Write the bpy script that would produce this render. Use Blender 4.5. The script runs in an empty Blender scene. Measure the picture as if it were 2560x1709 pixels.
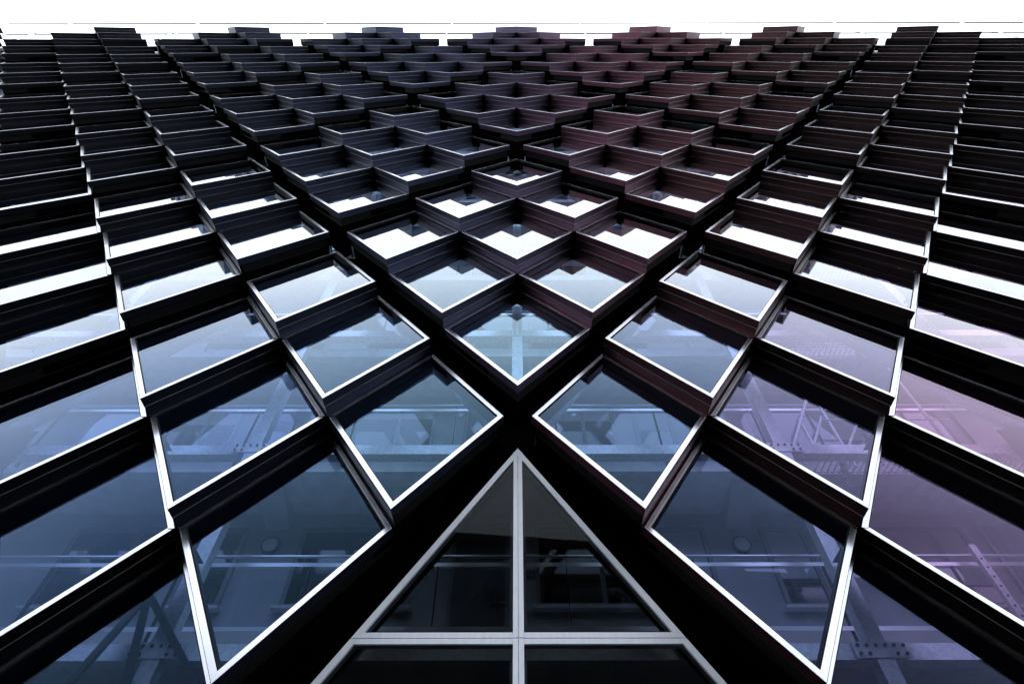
import bpy, bmesh, math, random
from mathutils import Vector, Matrix
random.seed(7)
scene = bpy.context.scene
COL = scene.collection

# ------------------------------------------------------------------ camera
CAMZ = 1.6          # eye height above the pavement
DIST = 5.8          # metres from the facade plane (y = 0)
PITCH, ROLL, FPX = 0.9308, -0.0014, 1466.0 / 2560.0
cam_d = bpy.data.cameras.new('camera')
cam = bpy.data.objects.new('camera', cam_d); COL.objects.link(cam)
cam_d.sensor_width = 36.0; cam_d.lens = 36.0 * FPX
cam_d.shift_x = -10.86 / 2560.0
cam_d.clip_start = 0.05; cam_d.clip_end = 3000
F = Vector((0, math.cos(PITCH), math.sin(PITCH))); R0 = Vector((1, 0, 0)); U0 = R0.cross(F)
cr, sr = math.cos(ROLL), math.sin(ROLL)
Rv = cr * R0 + sr * U0; Uv = -sr * R0 + cr * U0
cam.matrix_world = Matrix(((Rv.x, Uv.x, -F.x, 0), (Rv.y, Uv.y, -F.y, -DIST), (Rv.z, Uv.z, -F.z, CAMZ), (0, 0, 0, 1)))
scene.camera = cam

# ------------------------------------------------------------------ sky, sun, exposure
SUN_EL, SUN_AZ = 58.0, 25.0
w = bpy.data.worlds.new('World'); scene.world = w; w.use_nodes = True
nt = w.node_tree; nt.nodes.clear()
out = nt.nodes.new('ShaderNodeOutputWorld'); bg = nt.nodes.new('ShaderNodeBackground')
sky = nt.nodes.new('ShaderNodeTexSky'); sky.sky_type = 'NISHITA'; sky.sun_disc = False
sky.sun_elevation = math.radians(SUN_EL); sky.sun_rotation = math.radians(SUN_AZ)
tc = nt.nodes.new('ShaderNodeTexCoord')
cl = nt.nodes.new('ShaderNodeTexNoise'); cl.inputs['Scale'].default_value = 2.2; cl.inputs['Detail'].default_value = 6
cr_ = nt.nodes.new('ShaderNodeValToRGB')                 # even overcast with soft cloud shapes
cr_.color_ramp.elements[0].position = 0.3; cr_.color_ramp.elements[0].color = (5.2, 5.5, 5.9, 1)
cr_.color_ramp.elements[1].position = 0.7; cr_.color_ramp.elements[1].color = (7.0, 7.2, 7.4, 1)
mx = nt.nodes.new('ShaderNodeMix'); mx.data_type = 'RGBA'; mx.inputs[0].default_value = 0.9
nt.links.new(tc.outputs['Generated'], cl.inputs['Vector']); nt.links.new(cl.outputs['Fac'], cr_.inputs[0])
nt.links.new(sky.outputs[0], mx.inputs[6]); nt.links.new(cr_.outputs[0], mx.inputs[7])
nt.links.new(mx.outputs[2], bg.inputs[0]); bg.inputs[1].default_value = 0.1
nt.links.new(bg.outputs[0], out.inputs[0])
sun_d = bpy.data.lights.new('sun', 'SUN'); sun_d.energy = 0.7; sun_d.angle = math.radians(18); sun_d.color = (1, .97, .92)
sun = bpy.data.objects.new('sun', sun_d); COL.objects.link(sun)
az, el = math.radians(SUN_AZ), math.radians(SUN_EL)
sdir = Vector((math.sin(az) * math.cos(el), math.cos(az) * math.cos(el), math.sin(el)))
sun.rotation_euler = sdir.to_track_quat('Z', 'Y').to_euler()
vs = scene.view_settings; vs.view_transform = 'Standard'; vs.look = 'None'; vs.gamma = 1; vs.use_curve_mapping = False
vs.exposure = 2.25
scene.render.engine = 'CYCLES'
w.cycles.sampling_method = "NONE"; cy = scene.cycles; cy.adaptive_threshold = 0.02; cy.transparent_max_bounces = 10; cy.max_bounces = 5; cy.glossy_bounces = 4; cy.diffuse_bounces = 2
cy.caustics_reflective = False; cy.caustics_refractive = False

# ------------------------------------------------------------------ materials
def mat(name):
    m = bpy.data.materials.new(name); m.use_nodes = True
    n = m.node_tree; b = n.nodes['Principled BSDF']; return m, n, b
def N(n, t, **k):
    x = n.nodes.new(t)
    for a, v in k.items(): setattr(x, a, v)
    return x
def noise_colour(n, b, c0, c1, scale, detail=4, coords='Object', rough=None, bump=0, stretch=None):
    t = N(n, 'ShaderNodeTexCoord'); no = N(n, 'ShaderNodeTexNoise'); no.inputs['Scale'].default_value = scale
    no.inputs['Detail'].default_value = detail
    src = t.outputs[coords]
    if stretch:
        mp = N(n, 'ShaderNodeMapping'); mp.inputs['Scale'].default_value = stretch
        n.links.new(src, mp.inputs[0]); src = mp.outputs[0]
    n.links.new(src, no.inputs['Vector'])
    r = N(n, 'ShaderNodeValToRGB'); r.color_ramp.elements[0].position = .35; r.color_ramp.elements[1].position = .65
    r.color_ramp.elements[0].color = (*c0, 1); r.color_ramp.elements[1].color = (*c1, 1)
    n.links.new(no.outputs['Fac'], r.inputs[0]); n.links.new(r.outputs[0], b.inputs['Base Color'])
    if rough:
        mr = N(n, 'ShaderNodeMapRange'); mr.inputs[3].default_value = rough[0]; mr.inputs[4].default_value = rough[1]
        n.links.new(no.outputs['Fac'], mr.inputs[0]); n.links.new(mr.outputs[0], b.inputs['Roughness'])
    if bump:
        bp = N(n, 'ShaderNodeBump'); bp.inputs['Strength'].default_value = bump; bp.inputs['Distance'].default_value = .01
        n.links.new(no.outputs['Fac'], bp.inputs['Height']); n.links.new(bp.outputs[0], b.inputs['Normal'])
    return no
M = {}
m, n, b = mat('bright_aluminium'); noise_colour(n, b, (.40, .42, .48), (.48, .50, .56), 3, 5, rough=(.18, .26)); b.inputs['Metallic'].default_value = .92; M['alu'] = m
m, n, b = mat('powder_coat'); noise_colour(n, b, (.76, .82, .97), (.86, .90, .99), 6, 7, rough=(.3, .45), stretch=(3, 3, .6)); M['coat'] = m
m, n, b = mat('rubber'); b.inputs['Base Color'].default_value = (.008, .008, .009, 1); b.inputs['Roughness'].default_value = .7; b.inputs['Specular IOR Level'].default_value = .1; M['rubber'] = m
m, n, b = mat('shade_black'); noise_colour(n, b, (.0015, .0015, .002), (.003, .003, .0035), 2); b.inputs['Roughness'].default_value = .9; b.inputs['Specular IOR Level'].default_value = .0; M['liner'] = m  # near-black: the shade inside the joints is put into this colour
# sheet metal of the downward sides: their shade is put into each piece's object colour
m, n, b = mat('shaded_sheet'); oi = N(n, 'ShaderNodeObjectInfo'); t = N(n, 'ShaderNodeTexCoord')
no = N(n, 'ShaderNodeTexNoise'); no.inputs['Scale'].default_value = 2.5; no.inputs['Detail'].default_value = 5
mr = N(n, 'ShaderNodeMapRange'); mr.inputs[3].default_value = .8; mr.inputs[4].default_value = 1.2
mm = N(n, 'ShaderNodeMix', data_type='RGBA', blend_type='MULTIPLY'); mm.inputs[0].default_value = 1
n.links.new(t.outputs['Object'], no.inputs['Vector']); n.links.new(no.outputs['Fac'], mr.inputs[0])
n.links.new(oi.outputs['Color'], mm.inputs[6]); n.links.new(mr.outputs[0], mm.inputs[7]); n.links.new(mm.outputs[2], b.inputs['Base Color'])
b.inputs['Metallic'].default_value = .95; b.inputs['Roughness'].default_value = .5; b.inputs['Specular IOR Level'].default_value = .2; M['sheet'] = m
def glass(name, r0, tint_src, tr):
    m = bpy.data.materials.new(name); m.use_nodes = True; n = m.node_tree; n.nodes.clear()
    o = N(n, 'ShaderNodeOutputMaterial'); g = N(n, 'ShaderNodeBsdfGlossy'); g.inputs['Roughness'].default_value = 0.004
    tb = N(n, 'ShaderNodeBsdfTransparent'); ge = N(n, 'ShaderNodeNewGeometry')
    tx = N(n, 'ShaderNodeTexCoord'); nz = N(n, 'ShaderNodeTexNoise'); nz.inputs['Scale'].default_value = .9; nz.inputs['Detail'].default_value = 1
    va = N(n, 'ShaderNodeVectorMath', operation='ADD'); oj = N(n, 'ShaderNodeObjectInfo')
    vm = N(n, 'ShaderNodeVectorMath', operation='SCALE'); vm.inputs['Scale'].default_value = 40; vm.inputs[0].default_value = (1, 1, 1); n.links.new(oj.outputs['Random'], vm.inputs['Scale'])
    vm.inputs[0].default_value = (37, 11, 53)
    n.links.new(tx.outputs['Object'], va.inputs[0]); n.links.new(vm.outputs[0], va.inputs[1]); n.links.new(va.outputs[0], nz.inputs['Vector'])
    bu = N(n, 'ShaderNodeBump'); bu.inputs['Strength'].default_value = 1; bu.inputs['Distance'].default_value = .0013
    n.links.new(nz.outputs['Fac'], bu.inputs['Height']); n.links.new(bu.outputs[0], g.inputs['Normal'])
    d = N(n, 'ShaderNodeVectorMath', operation='DOT_PRODUCT'); ab = N(n, 'ShaderNodeMath', operation='ABSOLUTE')
    n.links.new(ge.outputs['Normal'], d.inputs[0]); n.links.new(ge.outputs['Incoming'], d.inputs[1]); n.links.new(d.outputs['Value'], ab.inputs[0])
    s1 = N(n, 'ShaderNodeMath', operation='SUBTRACT'); s1.inputs[0].default_value = 1; n.links.new(ab.outputs[0], s1.inputs[1])
    p = N(n, 'ShaderNodeMath', operation='POWER'); p.inputs[1].default_value = 4.4; n.links.new(s1.outputs[0], p.inputs[0])
    ma = N(n, 'ShaderNodeMath', operation='MULTIPLY_ADD'); ma.inputs[1].default_value = 1 - r0; ma.inputs[2].default_value = r0
    n.links.new(p.outputs[0], ma.inputs[0])
    # both faces of the sheet together reflect 2S/(1+S); the rear face only transmits
    a1 = N(n, 'ShaderNodeMath', operation='ADD'); a1.inputs[1].default_value = 1; n.links.new(ma.outputs[0], a1.inputs[0])
    m2 = N(n, 'ShaderNodeMath', operation='MULTIPLY'); m2.inputs[1].default_value = 2; n.links.new(ma.outputs[0], m2.inputs[0])
    dv = N(n, 'ShaderNodeMath', operation='DIVIDE'); n.links.new(m2.outputs[0], dv.inputs[0]); n.links.new(a1.outputs[0], dv.inputs[1])
    fr = N(n, 'ShaderNodeMath', operation='SUBTRACT'); fr.inputs[0].default_value = 1; n.links.new(ge.outputs['Backfacing'], fr.inputs[1])
    rf = N(n, 'ShaderNodeMath', operation='MULTIPLY'); n.links.new(dv.outputs[0], rf.inputs[0]); n.links.new(fr.outputs[0], rf.inputs[1])
    if tint_src:
        oi = N(n, 'ShaderNodeObjectInfo')
        # object colour at normal incidence, fading to plain glass reflection at grazing angles
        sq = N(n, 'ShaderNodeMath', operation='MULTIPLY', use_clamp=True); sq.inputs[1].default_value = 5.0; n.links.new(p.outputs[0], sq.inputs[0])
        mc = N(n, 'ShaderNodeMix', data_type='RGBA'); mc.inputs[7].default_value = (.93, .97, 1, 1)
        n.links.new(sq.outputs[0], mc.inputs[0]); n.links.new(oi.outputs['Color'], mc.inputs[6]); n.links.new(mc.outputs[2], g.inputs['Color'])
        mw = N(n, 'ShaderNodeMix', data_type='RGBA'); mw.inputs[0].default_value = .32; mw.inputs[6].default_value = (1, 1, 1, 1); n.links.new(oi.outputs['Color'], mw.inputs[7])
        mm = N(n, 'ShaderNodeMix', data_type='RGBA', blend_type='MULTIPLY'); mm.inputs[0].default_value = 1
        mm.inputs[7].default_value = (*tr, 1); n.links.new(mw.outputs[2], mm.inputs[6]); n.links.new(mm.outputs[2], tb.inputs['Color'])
    else:
        tb.inputs['Color'].default_value = (*tr, 1); g.inputs['Color'].default_value = (.9, .94, 1, 1)
    mx = N(n, 'ShaderNodeMixShader'); n.links.new(rf.outputs[0], mx.inputs[0]); n.links.new(tb.outputs[0], mx.inputs[1]); n.links.new(g.outputs[0], mx.inputs[2])
    n.links.new(mx.outputs[0], o.inputs['Surface']); return m
M['glass'] = glass('tinted_glass', .002, True, (.99, .99, .995))
M['gable_glass'] = glass('gable_glass', .004, True, (.48, .49, .50))
M['rail_glass'] = glass('clear_glass', .03, False, (.9, .93, .95))
m, n, b = mat('plaster'); noise_colour(n, b, (.46, .46, .47), (.53, .53, .54), 1.3, 6, bump=.1); b.inputs['Roughness'].default_value = .85; M['plaster'] = m
m, n, b = mat('concrete'); no = noise_colour(n, b, (.6, .6, .6), (.74, .74, .73), 4, 8, rough=(.7, .9), bump=.25); M['concrete'] = m
m, n, b = mat('galvanised_steel'); t = N(n, 'ShaderNodeTexCoord'); v = N(n, 'ShaderNodeTexVoronoi'); v.inputs['Scale'].default_value = 28
r = N(n, 'ShaderNodeValToRGB'); r.color_ramp.elements[0].color = (.55, .56, .58, 1); r.color_ramp.elements[1].color = (.9, .92, .94, 1)
n.links.new(t.outputs['Object'], v.inputs['Vector']); sx = N(n, 'ShaderNodeSeparateColor'); n.links.new(v.outputs['Color'], sx.inputs[0])
no = N(n, 'ShaderNodeTexNoise'); no.inputs['Scale'].default_value = 6; no.inputs['Detail'].default_value = 8; n.links.new(t.outputs['Object'], no.inputs['Vector'])
av = N(n, 'ShaderNodeMath', operation='ADD'); n.links.new(sx.outputs[0], av.inputs[0]); n.links.new(no.outputs['Fac'], av.inputs[1])
hv = N(n, 'ShaderNodeMath', operation='MULTIPLY'); hv.inputs[1].default_value = .5; n.links.new(av.outputs[0], hv.inputs[0])
n.links.new(hv.outputs[0], r.inputs[0]); n.links.new(r.outputs[0], b.inputs['Base Color'])
b.inputs['Metallic'].default_value = .2; b.inputs['Roughness'].default_value = .45; M['galv'] = m
m, n, b = mat('brushed_steel'); noise_colour(n, b, (.75, .77, .8), (.85, .87, .9), 2, 4, stretch=(1, 30, 30)); b.inputs['Metallic'].default_value = .5; b.inputs['Roughness'].default_value = .35; M['steel'] = m
m, n, b = mat('dark_steel'); noise_colour(n, b, (.012, .012, .014), (.025, .025, .028), 6); b.inputs['Roughness'].default_value = .55; M['dsteel'] = m
m, n, b = mat('window_dark_pane'); noise_colour(n, b, (.008, .009, .012), (.014, .015, .018), .8); b.inputs['Roughness'].default_value = .06; M['wpane'] = m
m, n, b = mat('window_frame_paint'); noise_colour(n, b, (.24, .24, .25), (.3, .3, .31), 3); b.inputs['Roughness'].default_value = .5; M['wframe'] = m
m, n, b = mat('bead_metal'); noise_colour(n, b, (.14, .14, .15), (.18, .18, .19), 3); b.inputs['Roughness'].default_value = .4; M['bead'] = m
m, n, b = mat('door_panel'); noise_colour(n, b, (.05, .05, .055), (.08, .08, .085), 1.5, 6, stretch=(8, 8, 1)); b.inputs['Roughness'].default_value = .5; M['door'] = m
m, n, b = mat('opal_plastic'); noise_colour(n, b, (.6, .6, .6), (.66, .66, .66), 5); b.inputs['Roughness'].default_value = .3; M['opal'] = m
m, n, b = mat('asphalt'); noise_colour(n, b, (.035, .035, .036), (.065, .065, .066), 18, 8, bump=.3); b.inputs['Roughness'].default_value = .9; M['asphalt'] = m
m, n, b = mat('paving'); noise_colour(n, b, (.06, .06, .06), (.09, .09, .088), 5, 8, bump=.2); b.inputs['Roughness'].default_value = .85; M['paving'] = m
m, n, b = mat('dark_render'); noise_colour(n, b, (.05, .047, .045), (.075, .07, .066), .7, 8); b.inputs['Roughness'].default_value = .9; M['opp'] = m
m, n, b = mat('sign_plate'); noise_colour(n, b, (.05, .05, .06), (.07, .07, .08), 3); M['sign'] = m
m, n, b = mat('sign_print'); noise_colour(n, b, (.5, .5, .5), (.6, .6, .6), 3); M['print'] = m

# ------------------------------------------------------------------ mesh helpers
def me(name, verts, faces, mats, idx=None, smooth=False):
    d = bpy.data.meshes.new(name); d.from_pydata(verts, [], faces)
    for x in mats: d.materials.append(M[x])
    if idx: d.polygons.foreach_set('material_index', idx)
    if smooth: d.polygons.foreach_set('use_smooth', [True] * len(d.polygons))
    bm = bmesh.new(); bm.from_mesh(d); bmesh.ops.recalc_face_normals(bm, faces=bm.faces); bm.to_mesh(d); bm.free()
    d.update(); return d
def obj(name, data, parent=None, loc=(0, 0, 0)):
    o = bpy.data.objects.new(name, data); COL.objects.link(o); o.location = loc
    if parent: o.parent = parent
    return o
def tag(o, label, cat=None, group=None, kind=None):
    if label: o['label'] = label
    if cat: o['category'] = cat
    if group: o['group'] = group
    if kind: o['kind'] = kind
    return o
class MB:
    def __init__(s): s.v, s.f, s.i = [], [], []
    def box(s, a, b, mi=0):
        k = len(s.v); x0, y0, z0 = a; x1, y1, z1 = b
        s.v += [(x0, y0, z0), (x1, y0, z0), (x1, y1, z0), (x0, y1, z0), (x0, y0, z1), (x1, y0, z1), (x1, y1, z1), (x0, y1, z1)]
        for q in ((0, 3, 2, 1), (4, 5, 6, 7), (0, 1, 5, 4), (1, 2, 6, 5), (2, 3, 7, 6), (3, 0, 4, 7)):
            s.f.append(tuple(k + j for j in q)); s.i.append(mi)
        return s
    def tube(s, p, q, r, n=8, mi=0, r2=None):
        p, q = Vector(p), Vector(q); d = (q - p).normalized(); a = d.orthogonal().normalized(); b = d.cross(a); k = len(s.v)
        for c, rr in ((p, r), (q, r if r2 is None else r2)):
            for j in range(n):
                t = 2 * math.pi * j / n; s.v.append(tuple(c + rr * (math.cos(t) * a + math.sin(t) * b)))
        for j in range(n):
            s.f.append((k + j, k + (j + 1) % n, k + n + (j + 1) % n, k + n + j)); s.i.append(mi)
        s.f.append(tuple(k + j for j in range(n))[::-1]); s.i.append(mi)
        s.f.append(tuple(k + n + j for j in range(n))); s.i.append(mi)
        return s
    def bar(s, p, q, wx, wy, mi=0):                 # rectangular bar between two points, wx in plane, wy along y
        p, q = Vector(p), Vector(q); d = (q - p).normalized(); yv = Vector((0, 1, 0)); a = d.cross(yv).normalized(); k = len(s.v)
        yv = a.cross(d).normalized()
        for c in (p, q):
            for sx, sy in ((-1, -1), (1, -1), (1, 1), (-1, 1)): s.v.append(tuple(c + a * sx * wx / 2 + yv * sy * wy / 2))
        for f in ((0, 1, 2, 3), (7, 6, 5, 4), (0, 4, 5, 1), (1, 5, 6, 2), (2, 6, 7, 3), (3, 7, 4, 0)):
            s.f.append(tuple(k + j for j in f)); s.i.append(mi)
        return s
    def mesh(s, name, *mats, smooth=False): return me(name, s.v, s.f, mats, s.i, smooth)
    def build(s, name, mats, parent=None, loc=(0, 0, 0)):
        return obj(name, s.mesh(name, *([mats] if isinstance(mats, str) else mats)), parent, loc)

# ------------------------------------------------------------------ setting: ground
def sheet(name, x0, x1, y0, y1, z, m, kind='structure'):
    o = obj(name, me(name, [(x0, y0, z), (x1, y0, z), (x1, y1, z), (x0, y1, z)], [(0, 1, 2, 3)], [m])); o['kind'] = kind; return o
sheet('ground', -600, 600, -600, 600, -.02, 'asphalt')
sheet('road', -300, 300, -15.5, -8.5, -.008, 'asphalt')
tag(MB().box((-60, -8.5, -.02), (60, .9, .0)).build('pavement', 'paving'), None, kind='structure')

# ------------------------------------------------------------------ facade lattice
A, B, GA, GB, WA, WB, TAU = 1.2643, 1.8571, .1765, .2711, 1.2381, 1.8434, .1727
UC, VC = .0175, 8.1714 + CAMZ
GU, GV = 3 * A + GA, 3 * B + GB
TT = math.tan(TAU)
PERP = WA * WB / math.hypot(WA, WB)
def ks(off): return 1 + off / PERP
def corner(c, k, d):            # c in L,B,R,T ; k scale of the diamond ; d depth behind the front face
    x, z = {'L': (-1, 0), 'B': (0, -1), 'R': (1, 0), 'T': (0, 1)}[c]
    x *= WA * k; z *= WB * k
    return (x, z * TT + d, z)
def loft(rings, order, closed, idx):
    v, f, mi = [], [], []
    m = len(order)
    for (k, d) in rings: v += [corner(c, k, d) for c in order]
    for r in range(len(rings) - 1):
        for j in range(m if closed else m - 1):
            a = r * m + j; b_ = r * m + (j + 1) % m
            f.append((a, b_, b_ + m, a + m)); mi.append(idx[r])
    return v, f, mi
FW, FD, SD = .066, .15, .337
def join(parts):
    V, Fc, Mi = [], [], []
    for (v, f, mi) in parts:
        o_ = len(V); V += v; Fc += [tuple(q + o_ for q in fc) for fc in f]; Mi += mi
    return V, Fc, Mi
# frame: mitred ring with small chamfers, a rubber gasket against the glass and the upper outer sides
FRAME, SKIRT, BEAD = {}, {}, {}
def frame_mesh(i, j):
    parts = [loft([(ks(0), .002), (ks(-.002), 0), (ks(-FW + .0015), 0), (ks(-FW), .0015), (ks(-FW), .016), (ks(-FW - .012), .018), (ks(-FW - .012), .06), (ks(-FW + .012), .062), (ks(-FW + .012), SD - .008), (ks(-.008), SD - .008)],
                  'LBRT', True, [0, 0, 1, 1, 1, 1, 1, 1, 1])]
    for side, border in (('RT', i == 2), ('TL', j == 2)):        # bright at group borders; inside a group the slit's shade is put in as black
        m_ = 0 if border else 1
        parts.append(loft([(ks(0), .002), (ks(0), FD), (ks(-.004), FD + .002), (ks(-.004), FD + .012), (ks(0), FD + .014), (ks(0), SD - .004), (ks(-.05), SD - .004)], side, False, [m_] * 6))
    v, f, mi = join(parts); return me('window_panel', v, f, ['alu', 'rubber'], mi)
# pane: a real sheet 10 mm thick
k = ks(-FW - .010)
v = [corner(c, k, .024) for c in 'LBRT'] + [corner(c, k, .034) for c in 'LBRT']
pane_me = me('pane', v, [(0, 1, 2, 3), (7, 6, 5, 4), (0, 4, 5, 1), (1, 5, 6, 2), (2, 6, 7, 3), (3, 7, 4, 0)], ['glass'])
# skirt along the two lower edges: frame cheek, bright bead, then flashing down to the panel below
# (or, along the border of a group, a return into the joint, coloured black as in shade)
CHEEK = [(ks(-.001), .0025), (ks(.003), .004), (ks(.003), FD), (ks(-.006), FD + .001), (ks(-.006), FD + .006)]
FLASH = [(ks(-.004), FD + .013), (ks(-.004), .25), (ks(-.002), .29), (ks(.003), .32), (ks(.010), SD - .001), (ks(.012), .5)]
RETURN = [(ks(-.006), FD + .012), (ks(-.055), FD + .014), (ks(-.055), SD + .03)]
BD = [(ks(-.008), FD + .006), (ks(.003), FD + .006), (ks(.005), FD + .0095), (ks(.003), FD + .013), (ks(-.008), FD + .013)]
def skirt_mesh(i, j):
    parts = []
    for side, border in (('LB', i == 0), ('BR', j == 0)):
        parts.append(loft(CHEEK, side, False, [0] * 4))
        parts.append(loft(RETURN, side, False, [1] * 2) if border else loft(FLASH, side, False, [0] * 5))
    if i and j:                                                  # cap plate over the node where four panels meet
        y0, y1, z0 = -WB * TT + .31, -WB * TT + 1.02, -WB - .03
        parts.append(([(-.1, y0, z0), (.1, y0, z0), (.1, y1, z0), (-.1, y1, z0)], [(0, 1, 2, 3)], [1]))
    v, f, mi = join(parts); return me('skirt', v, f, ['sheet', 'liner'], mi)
def bead_mesh(i, j):
    parts = [loft(BD, side, False, [0] * 4) for side, border in (('LB', i == 0), ('BR', j == 0)) if not border]
    if not parts: return None
    v, f, mi = join(parts); return me('bead', v, f, ['bead'], mi)
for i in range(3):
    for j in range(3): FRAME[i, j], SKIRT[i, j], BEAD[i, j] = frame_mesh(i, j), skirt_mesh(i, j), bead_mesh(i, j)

def lerp3(stops, t):
    if t <= stops[0][0]: return stops[0][1]
    for (a, ca), (b_, cb) in zip(stops, stops[1:]):
        if t <= b_:
            q = (t - a) / (b_ - a); return tuple(ca[i] * (1 - q) + cb[i] * q for i in range(3))
    return stops[-1][1]
# sheet and pane colours run in a fan set by the view angle: slate - blue - plum - copper - umber
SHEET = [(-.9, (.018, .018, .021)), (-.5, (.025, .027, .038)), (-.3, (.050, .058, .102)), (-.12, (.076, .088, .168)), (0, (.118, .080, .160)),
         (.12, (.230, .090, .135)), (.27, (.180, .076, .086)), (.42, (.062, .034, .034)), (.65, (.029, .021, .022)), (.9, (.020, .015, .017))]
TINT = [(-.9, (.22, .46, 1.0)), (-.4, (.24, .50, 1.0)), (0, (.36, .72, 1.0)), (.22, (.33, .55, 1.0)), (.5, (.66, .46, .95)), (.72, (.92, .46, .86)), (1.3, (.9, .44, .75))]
bld = bpy.data.objects.new('facade_building', None); COL.objects.link(bld); bld.location = (UC, 0, 0)
tag(bld, 'tall dark building clad in tilted diamond windows with bright white aluminium frames', 'building')
def project(x, y, z):
    p = Vector((x, y, z)) - Vector((0, -DIST, CAMZ)); d = p.dot(F)
    if d < .1: return None
    return 1290.9 + 1466 * p.dot(Rv) / d, 854.5 - 1466 * p.dot(Uv) / d
cells, groups = [], []
for g0 in range(-9, 12):
    for g1 in range(-9, 12):
        n_ = g0 + g1; c_ = g0 - g1
        if n_ > 4 or n_ < -1 or abs(c_) > 9: continue
        gu, gv = UC + c_ * GU, VC + n_ * GV
        vis = False
        for i in range(3):
            for j in range(3):
                u = gu + (i - j) * A; z = gv + (i + j) * B
                pr = [project(u + x * WA, 0, z + zz * WB) for x, zz in ((-1, 0), (1, 0), (0, 1), (0, -1))]
                pr = [p for p in pr if p]
                if any(-170 < p[0] < 2730 and -60 < p[1] < 1850 for p in pr):
                    cells.append((u, z, i, j)); vis = True
        if vis: groups.append((gu, gv, c_, n_))
print('PANELS', len(cells), 'GROUPS', len(groups))
for (u, z, i, j) in cells:
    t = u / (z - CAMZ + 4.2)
    loc = (u - UC, 0, z)
    jit = random.uniform(.9, 1.1)
    fr = obj('window_panel', FRAME[i, j], bld, loc)
    fr.rotation_euler = (random.gauss(0, .0012), 0, random.gauss(0, .0012))
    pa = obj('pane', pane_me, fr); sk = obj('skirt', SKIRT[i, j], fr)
    if BEAD[i, j]: obj('bead', BEAD[i, j], fr)
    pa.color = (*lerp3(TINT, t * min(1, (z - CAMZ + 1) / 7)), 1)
    pa.rotation_euler = (random.gauss(0, .0015), 0, random.gauss(0, .0015))
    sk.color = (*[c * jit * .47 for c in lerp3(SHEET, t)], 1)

# borders of every 3 x 3 group: lower cheeks coloured black as in shade, upper cheeks bright as lit, black liner behind the joint
def gcorner(c, off, y):
    hu, hv = 2 * A + WA, 2 * B + WB
    pp = hu * hv / math.hypot(hu, hv); k = 1 + off / pp
    x, z = {'L': (-1, 0), 'B': (0, -1), 'R': (1, 0), 'T': (0, 1)}[c]
    return (x * hu * k, y, z * hv * k)
def strip(order, rings):
    v, f = [], []
    m = len(order)
    for (off, y) in rings: v += [gcorner(c, off, y) for c in order]
    for r in range(len(rings) - 1):
        for j in range(m - 1):
            a = r * m + j; f.append((a, a + 1, a + 1 + m, a + m))
    return v, f
YB = .66
v, f = strip('LBR', [(-.058, .02), (-.058, YB), (.16, YB), (.16, YB + .02), (-.075, YB + .02), (-.075, .02)])
liner_me = me('joint_liner', v, f, ['liner'])
v, f = strip('LTR', [(-.008, .36), (-.008, YB - .004), (-.03, YB - .004), (-.03, .36)])
cheek_me = me('upper_cheek', v, f, ['alu'])
for (gu, gv, c_, n_) in groups:
    z = gv + 2 * B
    obj('joint_liner', liner_me, bld, (gu - UC, 0, z)); obj('upper_cheek', cheek_me, bld, (gu - UC, 0, z))

v, f = strip('LTR', [(-.05, YB + .03), (.22, YB + .03), (.22, YB + .05), (-.05, YB + .05)])
base_liner_me = me('joint_liner', v, f, ['liner'])
node_me = MB().box((-.62, YB - .03, -.3), (.62, YB - .01, .62)).mesh('node_cover', 'liner')
for c_ in (-2, 0, 2):
    obj('joint_liner', base_liner_me, bld, (c_ * GU, 0, VC - 2 * GV + 2 * B))
    obj('node_cover', node_me, bld, (c_ * GU, 0, VC - 2 * GV + 4 * B + WB))

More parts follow.
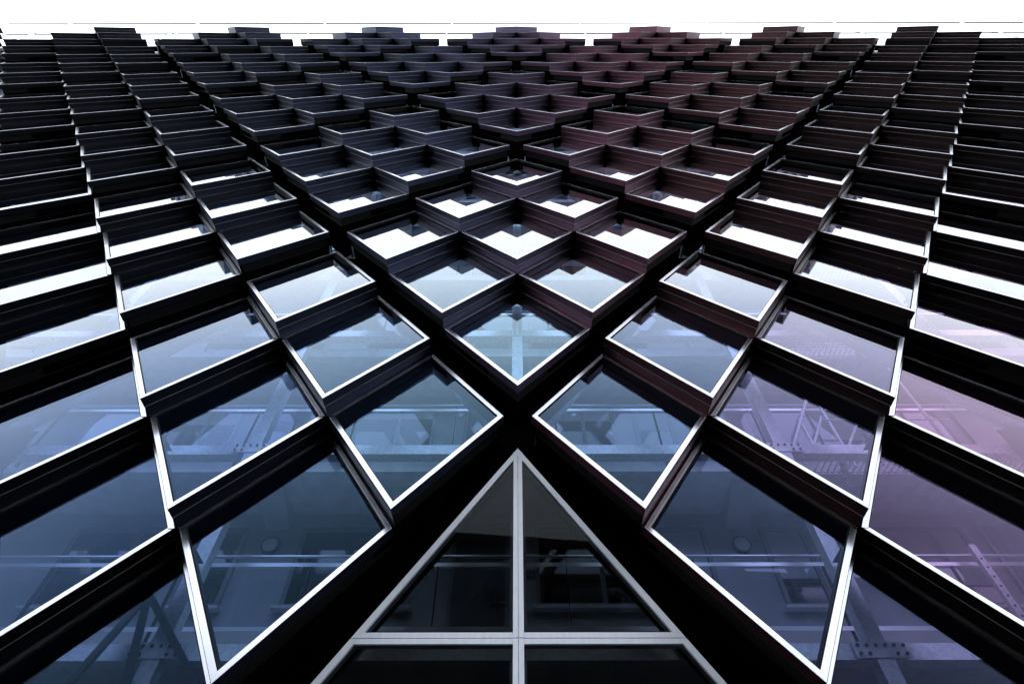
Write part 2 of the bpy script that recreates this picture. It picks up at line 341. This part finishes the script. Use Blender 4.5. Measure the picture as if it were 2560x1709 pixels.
# ------------------------------------------------------------------ entrance gables in the lower half diamonds
def gable(c_):
    root = bpy.data.objects.new('entrance_gable', None); COL.objects.link(root); root.location = (UC + c_ * GU, .337, 0)
    zt = VC - 2 * GV + 4 * B + WB - .02; sl = A / B * .965; zb = .02; ztr = 3.07 + CAMZ
    fw = .07
    sw = fw * math.hypot(1, sl)              # horizontal width of a sloping bar
    def xl(z): return (zt - z) * sl
    mid = .004
    for s in (-1, 1):                        # the two sloping bars, each split at the transom
        for z0, z1 in ((ztr + mid, zt), (zb, ztr - mid)):
            m_ = MB(); k = 0
            pts = [(s * xl(z0), z0), (s * max(xl(z0) - sw, 0), z0), (s * max(xl(z1) - sw, 0), z1), (s * xl(z1), z1)]
            if z1 == zt: pts = [(s * xl(z0), z0), (s * (xl(z0) - sw), z0), (s * .0, zt - sw / sl), (s * .0, zt)]
            m_.v = [(x, 0, z) for x, z in pts] + [(x, .12, z) for x, z in pts]
            m_.f = [(0, 1, 2, 3), (7, 6, 5, 4), (0, 4, 5, 1), (1, 5, 6, 2), (2, 6, 7, 3), (3, 7, 4, 0)]; m_.i = [0] * 6
            m_.build('sloping_bar', 'coat', root)
    for s in (-1, 1):
        for z0, z1 in ((ztr + mid, zt - sw / sl * .6), (zb, ztr - mid)):      # half mullions on both sides of a joint
            x0, x1 = (mid * .6, fw - .012) if s > 0 else (-fw + .012, -mid * .6)
            MB().box((x0, -.004, z0), (x1, .115, z1)).build('mullion', 'coat', root)
        for sgn in (1, -1):
            z0, z1 = (ztr + mid, ztr + fw - .01) if sgn > 0 else (ztr - fw + .01, ztr - mid)
            m_ = MB(); pts = [(s * (fw - .011), z0), (s * (xl(z0) - sw - .002), z0), (s * (xl(z1) - sw - .002), z1), (s * (fw - .011), z1)]
            m_.v = [(x, .002, z) for x, z in pts] + [(x, .11, z) for x, z in pts]
            m_.f = [(0, 1, 2, 3), (7, 6, 5, 4), (0, 4, 5, 1), (1, 5, 6, 2), (2, 6, 7, 3), (3, 7, 4, 0)]; m_.i = [0] * 6
            m_.build('transom', 'coat', root)
        MB().box((min(0, s * .004), .03, ztr - .003), (max(0, s * xl(ztr)), .1, ztr + .003)).build('joint_seal', 'rubber', root)
        for z0, z1 in ((ztr + fw - .012, zt - .1), (zb, ztr - fw + .012)):
            m_ = MB(); pts = [(s * (fw - .014), z0), (s * (xl(z0) - sw + .01), z0), (s * (xl(z1) - sw + .01), z1), (s * (fw - .014), z1)]
            if z1 > ztr: pts = [(s * (fw - .014), z0 - .01), (s * (xl(z0) - sw + .01), z0 - .01), (s * (fw - .014), zt - (sw + fw - .024) / sl)]
            q = len(pts)
            m_.v = [(x, .03, z) for x, z in pts] + [(x, .042, z) for x, z in pts]
            m_.f = [tuple(range(q)), tuple(range(2 * q - 1, q - 1, -1))] + [(j, q + j, q + (j + 1) % q, (j + 1) % q) for j in range(q)]; m_.i = [0] * len(m_.f)
            p_ = m_.build('pane', 'gable_glass', root); p_.color = (.85, .93, 1, 1)
    tag(root, 'large triangular glazed gable with white cross mullions at the foot of the facade' if c_ == 0 else ('triangular glazed gable out left of the central one' if c_ < 0 else 'triangular glazed gable out right of the central one'), 'window', 'triangular gables at the facade foot')
for c_ in (-2, 0, 2): gable(c_)
# ------------------------------------------------------------------ steel frame behind the glass
X0, X1 = -36, 36
Ystl = .76
sf = bpy.data.objects.new('steel_frame', None); COL.objects.link(sf)
tag(sf, 'galvanised steel frame of columns and bolted beams just behind the diamond glazing', 'steel frame')
ZB = [4.73 + 2.98 * k for k in range(12)]
for k, z in enumerate(ZB):
    m_ = MB()                                            # I-shaped beam: web face and two flanges
    m_.box((X0, Ystl, z - .09), (X1, Ystl + .012, z + .09)); m_.box((X0, Ystl + .0125, z + .078), (X1, Ystl + .17, z + .09)); m_.box((X0, Ystl + .0125, z - .09), (X1, Ystl + .17, z - .078))
    m_.box((X0, Ystl + .1585, z - .0775), (X1, Ystl + .17, z + .0775))
    m_.build('beam', 'galv', sf)
col_me = MB().box((-.095, 0, 0), (.095, .012, 39)).box((-.095, .0125, 0), (-.083, .16, 39)).box((.083, .0125, 0), (.095, .16, 39)).mesh('column', 'galv')
pm = MB().box((-.30, -.014, -.085), (.30, -.002, .085))
for bx in (-.25, -.15, -.05, .05, .15, .25):
    for bz in (-.045, .045):
        if bz < 0 and abs(bx) < .1: continue
        pm.tube((bx, -.015, bz), (bx, -.032, bz), .02, 6, 1)
plate_me = pm.mesh('gusset_plate', 'galv', 'dsteel')
pv = MB().box((-.1, -.016, -.22), (.1, -.004, .22))
for bx in (-.05, .05):
    for bz in (-.17, -.09, 0, .09, .17):
        pv.tube((bx, -.017, bz), (bx, -.034, bz), .017, 6, 1)
plv_me = pv.mesh('splice_plate', 'galv', 'dsteel')
for c_ in range(-8, 9):
    x = UC + c_ * GU
    co = obj('column', col_me, sf, (x, Ystl - .03, 0))
    for k, z in enumerate(ZB):
        if abs(x) < 9 + 2.2 * k and k < 7:
            if c_ % 2: obj('gusset_plate', plate_me, co, (0, 0, z))
            else: obj('splice_plate', plv_me, co, (0, 0, z + .1))
# props in the lower left bay
apex = (-4.28, Ystl - .14, 3.73 + CAMZ)
for fx in (-5.98, -3.0, 0.0):
    m_ = MB(); dz = 3.35
    dx = {-5.98: -.335, -3.0: .26, 0.0: .99}[fx] * dz
    L_ = .75 if fx == 0.0 else 1.0
    m_.bar(apex, (apex[0] + dx * L_, apex[1], apex[2] - dz * L_), .075, .05); m_.build('prop', 'dsteel', sf)

# ------------------------------------------------------------------ inner building: walls, galleries, windows, doors
YW, YS = 2.59, 1.5
inner = bpy.data.objects.new('inner_building', None); COL.objects.link(inner)
tag(inner, 'pale plastered inner building with concrete access galleries seen through the glazing', 'building')
MB().box((X0, YW, 0), (X1, YW + .3, 39)).build('wall', 'plaster', inner)
MB().box((X0, .7, 38.6), (X1, YW + 8, 38.9)).build('roof', 'liner', inner)  # unseen cover added to keep sky light out of the void
for s, x in ((-1, X0), (1, X1)):
    MB().box((x - .15, .9, 0), (x + .15, YW + .3, 38.55)).build('end_wall', 'plaster', inner)
ZS = [4.92 + 3.0 * k for k in range(11)]
for k, z in enumerate(ZS):
    MB().box((X0 + .16, YS, z), (X1 - .16, YW - .003, z + .25)).build('slab', 'concrete', inner)
def window(x0, x1, z0, z1):
    fr = MB(); t = .07
    fr.box((x0, -.04, z0), (x0 + t, .05, z1)); fr.box((x1 - t, -.04, z0), (x1, .05, z1))
    fr.box((x0 + t, -.04, z0), (x1 - t, .05, z0 + t)); fr.box((x0 + t, -.04, z1 - t), (x1 - t, .05, z1))
    # a raised plaster reveal round the frame
    o = fr.build('window', 'wframe', inner, (0, YW - .012, 0))
    MB().box((x0 + t - .005, -.012, z0 + t - .005), (x1 - t + .005, .0, z1 - t + .005)).build('pane', 'wpane', o)
    MB().box((x0 - .06, -.13, z0 - .05), (x1 + .06, .005, z0 - .003)).build('sill', 'concrete', o)
    if x1 - x0 > 1.2:
        xm = x0 + (x1 - x0) * .62
        MB().box((xm - .035, -.036, z0 + t), (xm + .035, .045, z1 - t)).build('casement_bar', 'wframe', o)
    if random.random() < .6:
        MB().box((x0 + t + .01, -.02, z1 - t - random.uniform(.2, .75) * (z1 - z0)), (x1 - t - .01, -.0145, z1 - t)).build('blind', 'plaster', o)
def door(x0, x1, z0, z1):
    fr = MB(); t = .06
    fr.box((x0, -.03, z0), (x0 + t, .05, z1)); fr.box((x1 - t, -.03, z0), (x1, .05, z1)); fr.box((x0 + t, -.03, z1 - t), (x1 - t, .05, z1))
    o = fr.build('door', 'wframe', inner, (0, YW - .012, 0))
    l = MB().box((x0 + t, -.018, z0 + .01), (x1 - t, .0, z1 - t)).build('leaf', 'door', o)
    MB().box((x1 - t - .13, -.05, z0 + 1.0), (x1 - t - .09, -.02, z0 + 1.22)).tube((x1 - t - .11, -.06, z0 + 1.12), (x1 - t - .25, -.06, z0 + 1.12), .011).build('handle', 'dsteel', o)
WIN = [(-7.3, -5.55), (-5.25, -4.45), (-3.55, -1.62), (.29, 1.98), (2.35, 3.12), (4.03, 4.76), (5.95, 7.4)]
for k in range(-1, 6):
    zf = ZS[0] + .25 + 3.0 * k
    if k == -1: zf = 1.9
    ext = 0 if k < 2 else 9.6
    for (x0, x1) in WIN: window(x0, x1, zf + 1.05, zf + 2.44)
    if k >= 1:
        for sh in (-9.6, 9.6):
            for (x0, x1) in WIN[1:-1]:
                if abs(x0 + sh) > 8 and abs(x1 + sh) > 8: window(x0 + sh, x1 + sh, zf + 1.05, zf + 2.44)
    door(-1.04, -.12, zf, zf + 2.52)
    if k >= 0: door(7.7, 8.6, zf, zf + 2.52)
    # a downstand rib over the gallery, tapering to the slab edge
    if k >= 0:
        for xc in (-4.0, 3.7, -12.0, 11.7):
            zt_ = zf + 2.745
            v = [(xc - .2, YW - .004, zt_ - .32), (xc + .2, YW - .004, zt_ - .32), (xc + .2, YW - .004, zt_), (xc - .2, YW - .004, zt_), (xc - .2, YS + .2, zt_ - .04), (xc + .2, YS + .2, zt_ - .04), (xc + .2, YS + .2, zt_), (xc - .2, YS + .2, zt_)]
            obj('rib', me('rib', v, [(0, 1, 2, 3), (7, 6, 5, 4), (0, 4, 5, 1), (1, 5, 6, 2), (2, 6, 7, 3), (3, 7, 4, 0)], ['plaster']), inner)
# lamps and a number plate on the wall
def lamp(x, z, label):
    r = bpy.data.objects.new('wall_lamp', None); COL.objects.link(r); r.location = (x, YW, z)
    tag(r, label, 'lamp', 'round bulkhead lamps on the gallery wall')
    MB().tube((0, -.003, 0), (0, -.075, 0), .148, 28).build('base_ring', 'dsteel', r)
    v, f = [], []
    for i in range(6):
        a = i / 5 * math.pi / 2; rr = .128 * math.cos(a) + .0005; y = -.07 - .055 * math.sin(a)
        for j in range(28): v.append((rr * math.cos(j / 28 * 2 * math.pi), y, rr * math.sin(j / 28 * 2 * math.pi)))
    for i in range(5):
        for j in range(28): f.append((i * 28 + j, i * 28 + (j + 1) % 28, (i + 1) * 28 + (j + 1) % 28, (i + 1) * 28 + j))
    obj('diffuser', me('diffuser', v, f, ['opal'], smooth=True), r)
lamp(-4.0, 5.68 + CAMZ, 'round bulkhead lamp on the gallery wall, left of the triangular gable')
lamp(3.66, 5.68 + CAMZ, 'round bulkhead lamp on the gallery wall, right of the triangular gable')
sg = bpy.data.objects.new('room_sign', None); COL.objects.link(sg); sg.location = (.19, YW - .02, 5.17 * 8.39 / 8.39 + CAMZ)
tag(sg, 'small dark number plate on the wall beside the gallery door', 'sign')
MB().box((-.13, -.006, -.06), (.13, .006, .06)).build('plate', 'sign', sg)
fc = bpy.data.curves.new('number', 'FONT'); fc.body = '114'; fc.size = .09; fc.extrude = .001; fc.align_x = 'CENTER'; fc.align_y = 'CENTER'
fo = bpy.data.objects.new('number', fc); COL.objects.link(fo)
bpy.context.view_layer.update()
nm = bpy.data.meshes.new_from_object(fo.evaluated_get(bpy.context.evaluated_depsgraph_get())); bpy.data.objects.remove(fo)
nm.materials.clear(); nm.materials.append(M['print'])
no_ = obj('number', nm, sg, (0, -.0085, 0)); no_.rotation_euler = (math.pi / 2, 0, 0)

# ------------------------------------------------------------------ gallery railings
YR = 1.32
ORD = ['lowest', 'second', 'third', 'fourth', 'fifth', 'sixth', 'seventh', 'eighth', 'ninth', 'tenth', 'eleventh']
post_me = MB().box((-.006, -.03, -.3), (.006, .03, 1.0)).tube((0, 0, 1.0), (0, -.0, 1.06), .008).mesh('post', 'dsteel')
for k, z in enumerate(ZS):
    zf = z + .25
    r = bpy.data.objects.new('gallery_railing', None); COL.objects.link(r); r.location = (0, YR, zf)
    tag(r, 'steel handrail and flat bar railing of the %s gallery behind the glazing' % ORD[k], 'railing', 'gallery railings')
    hw = 13 + 2.0 * k
    MB().tube((-hw, 0, 1.1), (hw, 0, 1.1), .021, 10).build('handrail', 'steel', r)
    MB().box((-hw, -.035, .93), (hw, -.0305, .985)).build('top_rail', 'steel', r)
    MB().box((-hw, -.035, .06), (hw, -.0305, .115)).build('bottom_rail', 'steel', r)
    n_ = int(hw / 1.72)
    for j in range(-n_, n_ + 1):
        obj('post', post_me, r, (j * 1.72 - 1.05, 0, 0))
        g_ = MB().box((j * 1.72 - 1.03, -.004, .13), (j * 1.72 + .65, .004, .92)) if k < 4 and abs(j) < 5 else None
        if g_: g_.build('glass_infill', 'rail_glass', r)

# ------------------------------------------------------------------ scaffold, walkway gratings and channel posts on the right
sc = bpy.data.objects.new('scaffold', None); COL.objects.link(sc); sc.location = (0, 1.1, CAMZ)
tag(sc, 'galvanised scaffold tubes braced between beam and gallery right of centre', 'scaffold')
for p, q, rad in (((5.2, 0, 6.05), (5.2, 0, 8.6), .026), ((4.38, 0, 6.45), (5.06, 0, 7.6), .03), ((4.74, .02, 6.45), (4.74, .02, 7.12), .028),
                  ((4.74, .05, 6.5), (5.16, .05, 7.2), .024), ((5.1, -.03, 7.05), (7.2, -.03, 7.05), .012), ((5.1, -.03, 7.65), (6.2, -.03, 7.65), .008),
                  ((6.9, 0, 6.05), (6.9, 0, 8.6), .026), ((5.3, .05, 6.5), (6.1, .05, 7.6), .024)):
    MB().tube(p, q, rad, 10).build('tube', 'galv', sc)
for k, z in enumerate((7.78, 10.75, 13.73)):
    gr = bpy.data.objects.new('walkway_grating', None); COL.objects.link(gr); gr.location = (4.7, .98, z)
    tag(gr, 'steel walkway grating on the right, at the %s beam above the lowest' % ORD[k].replace('lowest', 'first'), 'grating', 'walkway gratings')
    m_ = MB(); L_, W_ = 3.6, .46
    for i in range(37): m_.box((i * L_ / 36 - .006, 0, 0), (i * L_ / 36 + .006, W_, .03))
    for j in range(9): m_.box((0, j * W_ / 8 - .005, .0305), (L_, j * W_ / 8 + .005, .045))
    g_ = m_.build('mesh_bars', 'galv', gr); g_['kind'] = 'stuff'
    for x in (.3, 1.9, 3.4):
        MB().bar((x, .05, -.01), (x + .12, .4, -.28), .09, .05).build('bracket', 'galv', gr)
for x, lab in ((6.12, 'perforated steel channel post standing behind the far right glazing'),):
    c_ = MB().box((-.045, 0, 0), (.045, .008, 3.4)).box((-.045, .0085, 0), (-.037, .06, 3.4)).box((.037, .0085, 0), (.045, .06, 3.4))
    for i in range(24): c_.tube((.0, -.001, .2 + i * .13), (.0, -.006, .2 + i * .13), .014, 8, 1)
    tag(c_.build('channel_post', ['galv', 'dsteel'], None, (x, 1.1, 2.9)), lab, 'post')

# ------------------------------------------------------------------ rails above the crown
rr = bpy.data.objects.new('roof_rail', None); COL.objects.link(rr); rr.location = (0, .78, CAMZ)
tag(rr, 'thin safety rails on pale posts along the roof edge against the white sky', 'railing')
for z in (41.75, 45.8): MB().tube((-35.2, 0, z), (35.2, 0, z), .042, 6).build('rail', 'dsteel', rr)
for j in range(-4, 4):
    x = (2 * j + 1) * 4.4
    MB().tube((x, 0, 36), (x, 0, 45.8), .055, 8).build('post', 'alu', rr)
MB().tube((-35.2, 0, 37.5), (-35.2, 0, 45.8), .04, 8).build('post', 'alu', rr)

# ------------------------------------------------------------------ building across the street (seen only in the lower panes)
op = bpy.data.objects.new('opposite_building', None); COL.objects.link(op); op.location = (2, -21, 0); op.rotation_euler = (0, 0, math.radians(-6))
tag(op, 'dark rendered building across the street, mirrored in the triangular gable', 'building')
MB().box((-45, -14, 0), (45, 0, 20)).build('wall', 'opp', op)
MB().box((-45.4, -14.4, 20.003), (45.4, .4, 20.5)).build('cornice', 'opp', op)
wf = MB().box((-.75, .0, -.9), (-.68, .06, .9)).box((.68, .0, -.9), (.75, .06, .9)).box((-.68, .0, -.9), (.68, .06, -.83)).box((-.68, .0, .83), (.68, .06, .9)).mesh('window', 'wframe')
wp = MB().box((-.69, .005, -.84), (.69, .03, .84)).mesh('pane', 'wpane')
for fl in range(5):
    for j in range(-7, 8):
        o = obj('window', wf, op, (j * 3.0, .004, 2.6 + fl * 3.8)); obj('pane', wp, o)

# unseen wings added left and right to shade the lower skirts
for s_, lab in ((-1, 'added unseen wing shading the lower facade from the far left'), (1, 'added unseen wing shading the lower facade from the far right')):
    wg = bpy.data.objects.new('shade_wing', None); COL.objects.link(wg); wg.location = (s_ * 38, -.3, 0); wg.rotation_euler = (0, 0, s_ * math.pi / 2)
    tag(wg, lab, 'building', 'added shading wings')
    MB().box((-24 if s_ < 0 else 0, -12, 0), (0 if s_ < 0 else 24, 0, 44)).build('wall', 'opp', wg)
    MB().box((-24.3 if s_ < 0 else .0, -12.3, 44.003), (0 if s_ < 0 else 24.3, .3, 44.5)).build('cornice', 'opp', wg)
    for fl in range(11):
        for j in range(7):
            o = obj('window', wf, wg, (s_ * (2.2 + j * 3.2), .004, 2.6 + fl * 3.9)); obj('pane', wp, o)
